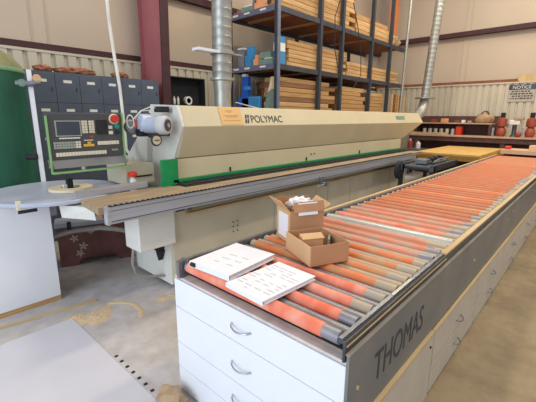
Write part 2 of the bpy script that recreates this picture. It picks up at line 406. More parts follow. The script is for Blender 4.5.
# feed table, fence, belt, rail
MB().prism([(1.06, 2.67), (7.7, 2.67), (7.7, 2.99), (2.1, 2.99), (1.75, 3.12), (1.09, 3.07)], .93, .982, 'z').build('feed_table', 'feed', mc)
MB().box(1.14, 1.80, 2.80, 3.10, .86, .932).build('table_support', 'wood3', mc)
MB().hexa([(1.07, 3.12, .9795), (1.75, 3.17, .9795), (1.75, 3.19, .9795), (1.07, 3.14, .9795), (1.07, 3.12, 1.045), (1.75, 3.17, 1.045), (1.75, 3.19, 1.045), (1.07, 3.14, 1.045)]).build('infeed_fence', 'alu', mc)
m = MB().use('dark').box(2.0, 7.7, 2.90, 3.12, .982, .99)
x = 2.02
while x < 7.6: m.box(x, x + .05, 2.93, 3.10, .99, 1.0); x += .065
m.build('feed_belt', None, mc)
m = MB().use('alu').box(1.12, 7.05, 2.615, 2.66, .855, .99).use('alu_dark').box(1.13, 7.04, 2.611, 2.615, .872, .877).box(1.13, 7.04, 2.612, 2.615, .955, .958)
m.build('front_rail', None, mc)
MB().use('alu').box(7.05, 7.4, 2.68, 2.85, .83, .97).build('rail_end_block', None, mc)
pl = [(1.12, .99)]; x = 1.12
while x < 7.0: pl += [(x, .998), (x + .024, .998), (x + .024, .9915), (x + .045, .9915)]; x += .045
pl.append((x, .99)); MB().prism(pl, 2.609, 2.64, 'y').build('roller_chain', 'dark', mc)
MB().box(1.10, 1.12, 2.61, 2.67, .85, .985).build('rail_end_cap', 'alu', mc)
MB().use('steel').box(3.86, 3.90, 2.57, 2.612, .80, .90).lathe([(.03, 2.545), (.03, 2.575)], (3.93, 0, .80), 12, 'y').tube([(3.74, 2.56, .79), (3.95, 2.56, .80)], .01, 8).build('rail_clamp', None, mc)
MB().use('steel').box(6.55, 6.85, 2.58, 2.612, .87, .895).build('rail_clamp', None, mc)
# infeed tray (translucent white drawer below the fence)
MB().hexa([(.98, 3.22, .82), (1.14, 2.93, .82), (1.35, 3.22, .82), (1.28, 3.60, .82), (.97, 3.22, .93), (1.12, 2.91, .93), (1.35, 3.22, .93), (1.28, 3.62, .93)]).build('infeed_tray', 'offwhite', mc)
MB().lathe([(.03, .86), (.03, 1.05), (.018, 1.07), (.018, 1.09)], (1.655, 3.27, 0), 16).build('button_post', 'label', mc, smooth=True)
MB().lathe([(.02, 1.08), (.046, 1.09), (.048, 1.11), (.03, 1.13), (.0001, 1.135)], (1.655, 3.27, 0), 20).build('stop_button', 'red', mc, smooth=True)
# motor, cowl, wires, handwheel
T = Matrix.Identity(4)
MO = (1.92, 3.03, 1.57); ax = Vector((.42, -.90, .0)).normalized(); MT = frame(MO, ax, Vector((0, 0, 1)).cross(ax), (0, 0, 1))
MB().lathe([(.07, 1.76), (.085, 1.77), (.085, 1.86), (.07, 1.875)], (0, 3.27, 1.59), 24, 'x').build('gearbox', 'motor', mc, smooth=True)
mo = MB().lathe([(.065, -.25), (.076, -.24), (.076, -.08), (.082, -.07)], (0, 0, 0), 28, 'x', T=MT).build('motor', 'motor', mc, smooth=True)
MB().lathe([(.082, -.09), (.088, -.08), (.088, -.015), (.078, 0), (.058, .002)], (0, 0, 0), 28, 'x', T=MT).build('fan_cowl', 'tanmotor', mo, smooth=True)
MB().lathe([(.057, .001), (.057, .006)], (0, 0, 0), 24, 'x', T=MT).build('fan_grille', 'dark_steel', mo)
MB().lathe([(.022, .006), (.022, .012)], (0, 0, 0), 16, 'x', T=MT).build('fan_hub', 'chrome', mo)
MB().box(1.92, 2.02, 3.14, 3.26, 1.69, 1.745).build('terminal_box', 'dark', mc, bevel=.006)
MB().use('copper').box(1.74, 1.80, 3.30, 3.38, 1.54, 1.62).use('dark').box(1.76, 1.86, 3.26, 3.34, 1.46, 1.53).build('valve_block', None, mc)
for pts in ([(1.72, 3.3, 1.62), (1.78, 3.26, 1.70), (1.88, 3.25, 1.74), (1.96, 3.22, 1.72)], [(1.74, 3.32, 1.55), (1.75, 3.30, 1.64), (1.80, 3.28, 1.70), (1.9, 3.25, 1.71)]):
    MB().tube(pts, .005, 8).build('cable', 'whosew', mc, smooth=True)
MB().lathe([(.055, -.02), (.07, .0), (.055, .02)], (1.71, 3.34, 1.55), 18, 'y').build('regulator', 'steel', mc, smooth=True)
pts = [(1.70 + .0, 3.3, 1.60)]
pts = [(1.70 + .035 * math.cos(a), 3.32, 1.60 + .06 * math.sin(a)) for a in [2 * PI * k / 20 for k in range(20)]]
MB().tube(pts, .006, 8, closed=True).build('hose_loop', 'whosew', mc, smooth=True)
pts = [(1.845 + .05 * math.cos(a), 3.12, 1.43 + .05 * math.sin(a)) for a in [2 * PI * k / 24 for k in range(24)]]
hw = MB().tube(pts, .009, 8, closed=True).build('handwheel', 'dark_steel', mc, smooth=True)
MB().lathe([(.042, 3.11), (.042, 3.14)], (1.845, 0, 1.43), 18, 'y').build('dial', 'cream', hw)
MB().box(1.82, 1.87, 3.105, 3.11, 1.425, 1.434).build('pointer', 'dark', hw)
MB().tube([(1.86, 3.30, 1.47), (1.86, 3.2, 1.44), (1.85, 3.15, 1.43)], .01, 8).build('cable', 'dark', mc, smooth=True)
MB().box(1.84, 2.06, 3.22, 3.44, 1.46, 1.49).build('motor_bracket', 'dark_steel', mc)
# sticker + lettering on the sloping upper face
fu = Vector((1, 0, 0)); fv = Vector((0, .08, .202)).normalized(); fn = fu.cross(fv)
def onface(x, k): # k 0..1 up the slope
    return Vector((x, 3.0 + .08 * k, 1.555 + .202 * k)) + fn * .002
Ts = frame(onface(2.57, .05), fu, fv, fn)
st = MB().box(0, .32, 0, .20, 0, .004, Ts).build('notice_sticker', 'sign_y', mc)
m = MB()
for z, a, b_ in ((.155, .09, .2), (.14, .12, .17), (.10, .05, .27), (.085, .08, .24), (.045, .04, .28)): m.box(a, b_, z, z + .009, .004, .0052, Ts)
m.build('print_line', 'wood2', st)
text('lettering', 'POLYMAC', .125, frame(onface(3.02, .17), fu, fv, fn), 'letter', mc, .002, 1.0)
Tl = frame(onface(2.925, .14), fu, fv, fn)
m = MB()
for z in (0, .055):
    for i in range(2): m.prism([(i * .036 + z * .25, z), (i * .036 + .022 + z * .25, z), (i * .036 + .034 + z * .25, z + .045), (i * .036 + .012 + z * .25, z + .045)], 0, .003, 'z', T=Tl)
m.build('logo_mark', 'letter', mc)
MB().box(0, .42, 0, .07, 0, .003, frame(onface(7.1, .35), fu, fv, fn)).build('green_decal', 'ggreen', mc)
# control panel on its arm
cp = MB().use('panel').prism([(.985, 1.29), (1.60, 1.29), (1.60, 1.675), (.985, 1.675)], 3.30, 3.38, 'y').build('control_panel', None, mc, bevel=.006)
def key(name, m_, u0, u1, v0, v1, d=.006, par=cp):   # u from left, v from top, metres
    return MB().box(.975 + u0, .975 + u1, 3.30 - d, 3.302, 1.675 - v1, 1.675 - v0).build(name, m_, par)
def px(u, v): return ((u - 40 - (v - 45) * .15) / 400 * .625, (v - 45) / 265 * .385)
def keyp(name, m_, ua, va, ub, vb, d=.006, nx=0, ny=0, m2='key_g'):
    vc = (va + vb) / 2
    u0, u1 = px(ua, vc)[0], px(ub, vc)[0]; v0, v1 = px(0, va)[1], px(0, vb)[1]
    if not nx: return key(name, m_, u0, u1, v0, v1, d)
    m = MB().use(m_)
    for i in range(nx):
        for j in range(ny):
            a = u0 + (u1 - u0) * i / nx; c = v0 + (v1 - v0) * j / ny
            m.box(.975 + a + .001, .975 + a + (u1 - u0) / nx - .002, 3.30 - d, 3.302, 1.675 - c - (v1 - v0) / ny + .002, 1.675 - c - .001)
    return m.build(name, None, cp)
keyp('screen_bezel', 'key_g', 93, 88, 224, 178, .004); keyp('screen', 'screen', 100, 94, 216, 171, .006)
keyp('keypad', 'key', 226, 88, 257, 163, nx=2, ny=5); keyp('keypad', 'key', 263, 88, 294, 163, nx=2, ny=5)
keyp('disk_drive', 'dark', 305, 85, 368, 172, .004)
keyp('keypad', 'label', 115, 184, 222, 193, nx=8, ny=1)
keyp('keypad', 'key_g', 90, 207, 200, 248, nx=8, ny=3); keyp('keypad', 'key', 200, 207, 228, 248, nx=2, ny=3)
keyp('keypad', 'key', 242, 200, 292, 208, nx=4, ny=1); keyp('keypad', 'key_y', 242, 226, 300, 242, nx=4, ny=1); keyp('keypad', 'key_y', 262, 212, 282, 226, nx=2, ny=1)
keyp('keypad', 'key', 318, 212, 443, 236, nx=8, ny=1); keyp('keypad', 'key', 104, 268, 373, 292, nx=17, ny=1)
keyp('button', 'red', 272, 178, 290, 188)
keyp('button', 'key', 374, 119, 396, 139); keyp('button', 'key', 378, 152, 402, 172)
keyp('maker_plate', 'key_g', 404, 264, 440, 274, .003)
def disc(name, m_, u, v, r, d=.02, par=cp):
    a, c = px(u, v)
    return MB().lathe([(r * .9, 3.30 - d), (r, 3.30 - d * .6), (r, 3.302)], (.975 + a, 0, 1.675 - c), 20, 'y').build(name, m_, par, smooth=True)
disc('stop_collar', 'key', 402, 80, .047, .008); disc('stop_button', 'red', 402, 78, .036, .04)
disc('button', 'tealbtn', 421, 125, .022); disc('button', 'dark', 428, 160, .018)
MB().hexa([(.985, 3.25, 1.225), (1.615, 3.25, 1.225), (1.615, 3.38, 1.225), (.985, 3.38, 1.225), (.985, 3.30, 1.29), (1.60, 3.30, 1.29), (1.60, 3.38, 1.29), (.975, 3.38, 1.29)]).build('panel_ledge', 'panel_l', cp)
MB().use('limegreen').box(.975, 1.645, 3.262, 3.285, 1.178, 1.196).box(.971, .983, 3.285, 3.305, 1.178, 1.65).box(1.602, 1.614, 3.285, 3.305, 1.178, 1.68).build('panel_frame', None, cp)
MB().tube([(1.3, 3.39, 1.5), (1.3, 3.5, 1.5), (1.3, 3.62, 1.45), (1.5, 3.66, 1.3), (1.8, 3.66, 1.22), (1.85, 3.66, 1.15)], .03, 12).build('panel_arm', 'offwhite', mc, smooth=True)
MB().tube([(1.22, 3.28, 1.18), (1.22, 3.28, 1.24)], .018, 8).build('panel_stem', 'chrome', cp)

# hose hanging from above
o = MB().tube([(1.80, 3.8, 3.6), (1.80, 3.8, 2.9), (1.805, 3.8, 2.6), (1.825, 3.8, 2.3), (1.86, 3.8, 1.95), (1.872, 3.8, 1.6), (1.87, 3.79, 1.3), (1.90, 3.72, 1.205)], .016, 10).build('air_hose', 'whosew', smooth=True)
tag(o, 'thin white air hose hanging down in front of the lockers', 'hose')

# spiral ducts
def duct(p0, p1, r, name, label, parent=None, ribn=40):
    p0, p1 = Vector(p0), Vector(p1); L = (p1 - p0).length; prof = []
    for i in range(ribn):
        h = L * i / ribn; prof += [(r, h), (r, h + L / ribn * .84), (r + .004, h + L / ribn * .9), (r + .004, h + L / ribn * .96)]
    prof.append((r, L))
    z = (p1 - p0).normalized(); x = z.cross(Vector((0, 1, 0))).normalized(); y = z.cross(x)
    return MB().lathe(prof, (0, 0, 0), 28, 'z', T=frame(p0, x, y, z)).build(name, 'galv', parent, smooth=True)
d1 = empty('spiral_duct', (2.98, 3.45, 1.765), 'thick galvanised spiral dust duct rising from the near end of the machine hood', 'duct')
duct((2.97, 3.45, 2.08), (3.0, 3.45, 4.2), .115, 'pipe', '', d1, 22)
MB().lathe([(.10, 1.768), (.10, 1.95), (.115, 2.08)], (2.97, 3.45, 0), 28).build('lower_sleeve', 'galv', d1, smooth=True)
MB().lathe([(.115, 2.065), (.145, 2.075), (.145, 2.10), (.115, 2.105)], (2.97, 3.45, 0), 28).build('flange', 'galv', d1, smooth=True)
gt = MB().lathe([(.115, 2.355), (.14, 2.365), (.14, 2.40), (.115, 2.41)], (2.972, 3.45, 0), 28).build('gate_collar', 'galv', d1, smooth=True)
MB().box(2.58, 2.86, 3.38, 3.50, 2.365, 2.395).build('blast_gate', 'white_lam', gt)
MB().box(3.08, 3.24, 3.38, 3.46, 2.372, 2.39).build('gate_handle', 'galv', gt)
d2 = empty('spiral_duct', (8.7, 3.35, 1.55), 'thin galvanised dust duct with an elbow at the far end of the machine hood', 'duct')
duct((9.45, 3.35, 2.15), (9.85, 3.35, 4.7), .10, 'pipe', '', d2, 24)
MB().lathe([(.14, 2.12), (.24, 2.125), (.24, 2.15), (.12, 2.155)], (9.45, 3.35, 0), 28).build('flange', 'galv', d2, smooth=True)
MB().tube([(9.45, 3.35, 2.14), (9.42, 3.35, 2.0), (9.32, 3.35, 1.86), (9.15, 3.35, 1.74), (8.9, 3.35, 1.65), (8.42, 3.35, 1.62)], [.10, .12, .12, .12, .12, .11], 20).build('flexible_elbow', 'galv', d2, smooth=True)

# ------------------------------------------------------------ roller conveyor
cv = empty('roller_conveyor', (5.2, 1.1, 0), 'long roller conveyor with worn orange rollers and grey lettered side', 'conveyor')
CX0, CX1 = 1.06, 9.45
MB().box(CX0, 1.115, .56, 1.68, .75, .764).build('front_ledge', 'ledge', cv)
MB().box(1.116, CX1, .575, 1.68, .75, .764).build('bed_pan', 'pan', cv)
# right side rail: dark channel, timber cap further on
MB().prism([(.564, .768), (.574, .768), (.574, .842), (.597, .842), (.597, .855), (.562, .855), (.562, .82), (.564, .82)], 1.045, CX1).build('side_rail', 'dark_steel', cv)
MB().use('steel').box(1.05, 2.2, .580, .597, .8555, .860).use('dark').box(1.05, 2.2, .569, .577, .8552, .856).build('rail_lip', None, cv)
MB().box(1.05, 2.2, .557, .5615, .834, .838).build('rail_edge_strip', 'ply', cv)
MB().box(2.2, CX1, .563, .596, .8555, .868).build('timber_cap', 'ply', cv)
MB().box(1.50, 1.72, .581, .595, .8605, .862).build('rail_label', 'r_pale', cv)
MB().box(1.05, CX1, .546, .5635, .7985, .804).build('fascia_ledge', 'fasledge', cv)
MB().box(1.045, CX1, 1.615, 1.64, .765, .865).build('side_rail', 'steel', cv)
MB().box(2.4, CX1, 1.63, 1.658, .865, .876).build('timber_cap', 'ply', cv)
MB().tube([(1.10, 1.66, .845), (1.10, 1.60, .845)], .02, 12).build('axle_end', 'steel', cv)
xs = (1.05, 4.3, 7.4, CX1)
for i in range(3):
    MB().box(xs[i] + .003, xs[i + 1] - .003, .548, .56, .445, .798).build('fascia_panel', 'fascia', cv)
text('lettering', 'THOMAS', .205, frame((1.275, .5478, .55), (1, 0, 0), (0, 0, 1), (0, -1, 0)), 'letter', cv, .0015, .69)
for x, z in ((1.13, .62), (2.9, .62), (4.1, .68), (4.45, .7), (6, .7)): MB().lathe([(.009, .542), (.009, .549)], (x, 0, z), 10, 'y').build('rivet', 'ply', cv)
random.seed(3)
def roller_mesh(sleeve, tubem, e0, e1, r, rt):
    m = MB()
    m.use(tubem).lathe([(rt * .6, .607), (rt, .615), (rt, .62 + e0)], (0, 0, 0), 14, 'y')
    if sleeve: m.use(sleeve).lathe([(rt, .62 + e0), (r, .622 + e0), (r, 1.608 - e1), (rt, 1.61 - e1)], (0, 0, 0), 14, 'y')
    else: m.lathe([(rt, .62 + e0), (rt, 1.61 - e1)], (0, 0, 0), 14, 'y')
    m.use(tubem).lathe([(rt, 1.61 - e1), (rt, 1.605), (rt * .6, 1.61)], (0, 0, 0), 14, 'y')
    o = m.build('roller', None, cv, smooth=True); o.matrix_parent_inverse = Matrix.Identity(4)
    return o
protos = dict(
    A=roller_mesh('o_fresh', 'r_steel', .07, .02, .031, .029), A2=roller_mesh('o_fresh', 'r_tan', .09, .03, .031, .029),
    B=roller_mesh(None, 'r_steel', .1, .1, .026, .026), T=roller_mesh('o_tan', 'r_tan', .10, .04, .031, .030),
    T2=roller_mesh('o_tan', 'r_tan', .06, .02, .031, .030), D=roller_mesh(None, 'r_tan', .1, .1, .029, .029),
    P=roller_mesh('o_pink', 'r_steel', .08, .05, .031, .030), P2=roller_mesh('o_pink', 'r_tan', .12, .03, .031, .030),
    W=roller_mesh(None, 'r_pale', .1, .1, .034, .034), F=roller_mesh('o_far', 'r_tan', .04, .02, .032, .031),
    G=roller_mesh('o_dull', 'r_tan', .05, .02, .030, .029), G2=roller_mesh('o_dull', 'r_steel', .09, .02, .030, .029), F2=roller_mesh('o_far', 'r_steel', .07, .02, .032, .031))
used = set()
pairs = ['A B', 'A B', 'A2 B', 'A2 B', 'T D', 'T D', 'T D', 'T2 D', 'P D', 'P G', 'P2 D', 'W D', 'A2 G2', 'P G2', 'P2 G', 'P G']
for i in range(100):
    pr_ = pairs[i // 2].split() if i // 2 < len(pairs) else [random.choice(['F', 'F', 'F2', 'T2', 'F'] if i < 56 else ['F', 'F', 'F2']), random.choice(['G', 'G', 'G2'])]
    k = pr_[i % 2]
    x = 1.10 + .13 * (i // 2) + .060 * (i % 2)
    o = protos[k]
    if k in used:
        o = protos[k].copy(); C.objects.link(o); o.parent = cv
    used.add(k)
    z = .812 if k == 'B' else .816 if i % 2 else .824
    o.location = (x - 5.2, -1.1, z)
for k, o in protos.items():
    if k not in used: bpy.data.objects.remove(o)

m = MB()
for i in range(28):
    x = 7.60 + .13 * (i // 2) + .060 * (i % 2)
    m.use('r_tan').lathe([(.029, .615), (.029, .66)], (x, 0, .824), 10, 'y').use('o_dull' if i % 2 else 'o_far').lathe([(.031, .66), (.031, 1.605)], (x, 0, .824), 10, 'y')
tag(m.build('far_rollers', None, cv, smooth=True), 'dull orange rollers at the far end', kind='stuff')
# end cabinet with four drawers
def handle(x, y, z, w, face, parent, m_='chrome'):
    # arched bar handle; face '-x' or '-y'
    pts = []
    for k in range(13):
        t = k / 12; a = (t - .5) * w; d = .032 * math.sin(PI * t) ** .55; zz = -.010 * math.sin(PI * t)
        pts.append((x - d, y - a, z + zz) if face == '-x' else (x + a, y - d, z + zz))
    o = MB().tube(pts, .005, 8).build('handle', m_, parent, smooth=True)
    return o
dc = empty('drawer_cabinet', (1.6, 1.12, 0), 'white drawer cabinet with four drawers under the near end of the conveyor', 'cabinet')
box('carcass', 'white_lam', dc, 1.075, 2.04, .575, 1.68, .0, .748)
zs = [(.572, .745), (.339, .568), (.170, .335), (.012, .166)]
for (a, c), hz in zip(zs, (.665, .452, .25, .09)):
    d = box('drawer', 'white_lam', dc, 1.055, 1.0745, .562, 1.684, a, c, .0015)
    handle(1.055, 1.128, hz, .135, '-x', d)
sd = empty('side_cabinet', (1.5, .54, 0), 'plain pale cabinet front without handles at the near corner of the conveyor', 'cabinet')
box('door', 'cab_tan', sd, 1.06, 2.04, .532, .556, .0, .428)
box('edge_strip', 'ply', sd, 1.06, 2.04, .528, .5595, .429, .443)
MB().lathe([(.008, .526), (.008, .5325)], (1.99, 0, .36), 10, 'y').build('screw', 'dark', sd)
lab = ['pale two-drawer cabinet under the conveyor next to the plain corner panel', 'pale two-drawer cabinet under the conveyor, second from the plain corner panel',
       'pale two-drawer cabinet under the conveyor, third from the plain corner panel', 'pale two-drawer cabinet under the conveyor, fourth from the plain corner panel',
       'pale two-drawer cabinet under the conveyor, fifth from the plain corner panel', 'pale two-drawer cabinet under the far end of the conveyor']
x = 2.045
for i in range(6):
    w = 1.04 if i < 4 else 1.2
    sc_ = empty('side_cabinet', (x + w / 2, .8, 0), lab[i], 'cabinet', 'drawer cabinets along the conveyor side')
    box('carcass', 'cab_tan', sc_, x + .002, x + w - .002, .5465, 1.4, 0, .428)
    box('edge_strip', 'ply', sc_, x, x + w - .003, .528, .5475, .429, .443) if False else None
    MB().box(x, x + w - .003, .528, .546, .429, .443).build('edge_strip', 'ply', sc_)
    for a, c, hz in ((.215, .427, .30), (.015, .205, .12)):
        d = box('drawer', 'cab_tan', sc_, x + .005, x + w - .006, .53, .546, a, c, .0015)
        handle(x + w / 2, .53, hz, .10, '-y', d, 'steel')
    x += w

# ------------------------------------------------------------ things on the conveyor
RT = .857
def binder(name, c, sx, sy, ang, h, label, seed, rings=False):
    e = empty(name, (c[0], c[1], RT), label, 'binder')
    T = rz(ang, (c[0], c[1], RT))
    MB().box(-sx / 2, sx / 2, -sy / 2, sy / 2, 0, .003, T).build('back_cover', 'white_lam', e)
    MB().box(-sx / 2 + .012, sx / 2 - .006, -sy / 2 + .006, sy / 2 - .006, .003, h - .003, T).build('pages', 'paper', e)
    co = MB().box(-sx / 2, sx / 2, -sy / 2, sy / 2, h - .003, h, T).build('front_cover', 'paper', e)
    MB().box(-sx / 2 - .003, -sx / 2, -sy / 2, sy / 2, 0, h, T).build('spine', 'white_lam', e)
    rnd = random.Random(seed); m = MB()
    if rings:
        for j in range(6):
            a = -.10 + (j % 3) * .06 + (.005 if j > 2 else 0); y0 = .03 - .09 * (j // 3)
            MB().box(a, a + .008, y0 - rnd.uniform(.01, .045), y0 + .02, h, h + .0008, T).build('print_line', 'ink', co)
    else:
        for j in range(11):
            for i in range(4):
                if rnd.random() < .75:
                    xx = -sx / 2 + .03 + j * (sx - .06) / 11; y0 = -sy / 2 + .02 + i * sy / 4.2
                    m.box(xx, xx + .006, y0, y0 + rnd.uniform(.02, .055), h, h + .0008, T)
    if not rings: m.build('print_line', 'ink', co)
    if rings: MB().tube([T @ Vector((-sx / 2 - .006, sy / 2 - .05, .018)), T @ Vector((-sx / 2 - .006, sy / 2 - .02, .018))], .012, 10).build('spine_hole', 'dark', e)
binder('ring_binder', (1.262, 1.405), .37, .30, 4, .03, 'thick white binder with sparse dark print lying at the conveyor corner', 1, True)
binder('document_folder', (1.215, 1.075), .365, .255, -3, .022, 'thin white folder of densely printed sheets lying open beside the binder', 2)

def carton(name, c, ang, sx, sy, h, label, flaps):
    e = empty(name, (c[0], c[1], RT), label, 'box')
    T = rz(ang, (c[0], c[1], RT)); t = .005
    MB().box(-sx / 2, sx / 2, -sy / 2, sy / 2, 0, t, T).build('bottom', 'card_in', e)
    for nm, a in (('side', (-sx / 2, -sx / 2 + t, -sy / 2, sy / 2)), ('side', (sx / 2 - t, sx / 2, -sy / 2, sy / 2)), ('side', (-sx / 2 + t, sx / 2 - t, -sy / 2, -sy / 2 + t)), ('side', (-sx / 2 + t, sx / 2 - t, sy / 2 - t, sy / 2))):
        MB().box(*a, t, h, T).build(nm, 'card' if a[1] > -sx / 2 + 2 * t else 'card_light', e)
    return e, T
# front open tray box. local x runs to the right (-27deg), local y away
e, T = carton('cardboard_box', (1.675, 1.135), -25, .25, .30, .115, 'low open cardboard box with a small carton inside, in front of the taller box', None)
e2 = empty('small_carton', (1.66, 1.22, RT + .005), 'small open tan carton standing inside the low cardboard box', 'box')
T2 = rz(-35, (1.66, 1.17, RT + .006))
MB().box(-.055, .065, -.045, .045, 0, .10, T2).build('body', 'card_light', e2)
MB().hexa([T2 @ Vector(p) for p in ((-.06, -.05, .101), (.07, -.055, .106), (.085, .045, .107), (-.05, .055, .101), (-.06, -.05, .105), (.07, -.055, .110), (.085, .045, .111), (-.05, .055, .105))]).build('lid', 'card_light', e2)
MB().box(-.057, -.0552, -.04, -.0, .02, .09, T2).build('end_label', 'label', e2)
o = MB().box(.0, .012, -.04, .05, 0, .095, rz(-60, (1.745, 1.10, RT + .006))).build('teal_card', 'ggreen'); tag(o, 'narrow grey-green card tucked beside the small carton in the low box', 'card')
# taller box behind
e, T = carton('cardboard_box', (1.855, 1.395), -25, .25, .19, .215, 'taller open cardboard box with raised flaps and crumpled paper', None)
def quad(name, pts, m_, par, th=.004):
    P = [T @ Vector(p) for p in pts]; nn = (P[1] - P[0]).cross(P[3] - P[0]).normalized() * th
    return MB().hexa(P + [p + nn for p in P]).build(name, m_, par)
sx, sy, h = .25, .19, .215
quad('flap', [(-sx / 2, -sy / 2, h), (-sx / 2, sy / 2, h), (-sx / 2 - .06, sy / 2, h + .07), (-sx / 2 - .06, -sy / 2, h + .07)], 'card_light', e)
quad('flap', [(-sx / 2, sy / 2, h), (sx / 2, sy / 2, h), (sx / 2 - .01, sy / 2 + .01, h + .05), (-sx / 2, sy / 2 + .01, h + .06)], 'card_in', e)
quad('flap', [(sx / 2, -sy / 2, h), (sx / 2, sy / 2, h), (sx / 2 + .05, sy / 2, h + .05), (sx / 2 + .05, -sy / 2, h + .03)], 'card_light', e)
f = quad('flap', [(-sx / 2 + .03, -sy / 2 - .004, h - .01), (sx / 2, -sy / 2 - .004, h - .01), (sx / 2, -sy / 2 + .01, h + .055), (-sx / 2 + .03, -sy / 2 + .01, h + .055)], 'card', e)
lb = quad('address_label', [(-sx / 2 + .06, -sy / 2 - .0085, h - .03), (sx / 2 - .05, -sy / 2 - .0085, h - .03), (sx / 2 - .05, -sy / 2 + .0055, h + .05), (-sx / 2 + .06, -sy / 2 + .0055, h + .05)], 'paper', f, .001)
MB().box(-sx / 2 - .0015, -sx / 2, -sy / 2 + .02, sy / 2 - .03, .03, .19, T).build('side_label', 'paper', e)
pc = MB(); rnd = random.Random(5)
bmesh.ops.create_icosphere(pc.bm, subdivisions=3, radius=1)
for q in pc.bm.verts:
    k = 1 + .28 * math.sin(q.co.x * 8) * math.cos(q.co.y * 9 + q.co.z * 7)
    q.co = T @ Vector((.0 + q.co.x * .085 * k, .01 + q.co.y * .055 * k, h + .02 + q.co.z * .045 * k))
o = pc.build('crumpled_paper', 'paper'); tag(o, 'crumpled white packing paper stuffed in the taller cardboard box', 'packing paper')

# ------------------------------------------------------------ trunk + hose behind
tk = empty('wooden_chest', (1.5, 4.2, 0), 'dark red-brown chest with leaf decals on the floor behind the machine end', 'chest')
T = rz(-20, (1.21, 4.20, 0))
m = MB()
arch = [(0, 0), (.14, 0)] + [(.34 - .2 * math.cos(PI * k / 8), .12 * math.sin(PI * k / 8)) for k in range(9)] + [(.68, 0), (.78, 0), (.78, .46), (0, .46)]
arch = [(0, 0), (.16, 0)] + [(.39 - .22 * math.cos(PI * k / 8), .11 * math.sin(PI * k / 8)) for k in range(9)] + [(.64, 0), (.78, 0), (.78, .46), (0, .46)]
MB().prism(arch, 0, .03, 'y', T=T).build('front', 'trunk', tk)
MB().box(0, .78, .03, .26, .06, .46, T).build('body', 'trunk', tk)
MB().box(-.02, .8, -.015, .28, .461, .50, T).build('lid', 'disc', tk)
for cx, cz, s in ((.16, .32, .05), (.24, .22, .055), (.20, .14, .05), (.33, .38, .04)):
    m = MB()
    for k in range(5):
        a = .5 + cx * 9 + k * 1.25; d = Vector((math.cos(a), 0, math.sin(a))); p = Vector((-d.z, 0, d.x))
        c = Vector((cx, -.002, cz)); v = [T @ (c), T @ (c + d * s * .5 + p * s * .22), T @ (c + d * s), T @ (c + d * s * .5 - p * s * .22)]
        m.face([m.bm.verts.new(q) for q in v])
    m.build('leaf_decal', 'leafst', tk)
hs = empty('suction_hose', (1.05, 3.75, .57), 'ribbed grey suction hose running from the white cabinet to the machine', 'hose')
MB().tube([(.985, 3.72, .52), (1.2, 3.70, .545), (1.45, 3.66, .53), (1.6, 3.62, .49), (1.78, 3.6, .42)], .025, 12).build('tube', 'hose', hs, smooth=True)
MB().lathe([(.05, .981), (.05, 1.02), (.03, 1.03)], (0, 3.72, .52), 16, 'x').build('flange', 'dark_steel', hs, smooth=True)
MB().lathe([(.02, .565), (.02, .64)], (1.18, 3.70, 0), 10).build('valve', 'dark', hs)

# ------------------------------------------------------------ floor bits
def mound(name, c, rx, ry, h, label, seed, rot=0):
    m = MB(); N, K = 14, 48; rnd = random.Random(seed); ph = [rnd.uniform(0, 6.28) for _ in range(6)]
    T = rz(rot, (c[0], c[1], 0)); rings = []
    for i in range(N + 1):
        t = i / N; ring = []
        for k in range(K):
            a = 2 * PI * k / K; w = 1 + .18 * math.sin(3 * a + ph[0]) + .12 * math.sin(7 * a + ph[1]) + .09 * math.sin(13 * a + ph[2])
            hh = h * (1 - t ** 1.2) * (1 + .3 * math.sin(5 * a + 9 * t + ph[3])) + .001
            ring.append(m.bm.verts.new(T @ Vector((rx * t * w * math.cos(a), ry * t * w * math.sin(a), max(.0005, hh)))))
        rings.append(ring)
    for i in range(N):
        for k in range(K): m.face([rings[i][k], rings[i][(k + 1) % K], rings[i + 1][(k + 1) % K], rings[i + 1][k]])
    return tag(m.build(name, 'sawdust', smooth=True), label, 'sawdust', kind='stuff')
mound('sawdust_pile', (1.05, 2.90), .15, .11, .012, 'pale heap of sawdust on the floor by the slotted joint', 1, 20)
mound('sawdust_pile', (.93, 3.02), .07, .04, .01, 'small spill of sawdust left of the main heap', 2, 10)
mound('sawdust_pile', (1.62, 2.76), .10, .05, .012, 'sawdust drift on the floor against the machine base', 3, 0)
m = MB()
pts = [(1.21, 3.05), (1.31, 2.98), (1.37, 2.86), (1.36, 2.72), (1.30, 2.62)]
for i in range(4):
    a, b_ = Vector((*pts[i], 0)), Vector((*pts[i + 1], 0)); d = (b_ - a).normalized(); p = Vector((-d.y, d.x, 0)) * .022
    m.hexa([a - p, b_ - p, b_ + p, a + p, a - p * .5 + Vector((0, 0, .005)), b_ - p * .5 + Vector((0, 0, .005)), b_ + p * .5 + Vector((0, 0, .005)), a + p * .5 + Vector((0, 0, .005))])
tag(m.build('sawdust_streak', 'sawdust'), 'curved swept streak of sawdust right of the heap', 'sawdust', kind='stuff')
o = MB().hexa([(.2, 3.30, 0), (1.16, 3.16, 0), (1.165, 3.185, 0), (.2, 3.33, 0), (.2, 3.30, .014), (1.16, 3.16, .014), (1.165, 3.185, .014), (.2, 3.33, .014)]).build('wood_lath', 'ply')
tag(o, 'thin wooden lath lying on the floor in front of the white cabinet', 'wood strip')
dr = empty('slotted_drain', (.93, 2.0, 0), 'row of small dark slots along the floor joint before the drawer cabinet', 'drain')
box('drain_strip', 'concrete', dr, .902, .95, 1.66, 2.36, 0, .004)
for k in range(8): MB().box(.912, .936, 1.70 + k * .08, 1.724 + k * .08, .004, .0048).build('slot', 'dark', dr)
m = MB(); bmesh.ops.create_icosphere(m.bm, subdivisions=3, radius=1)
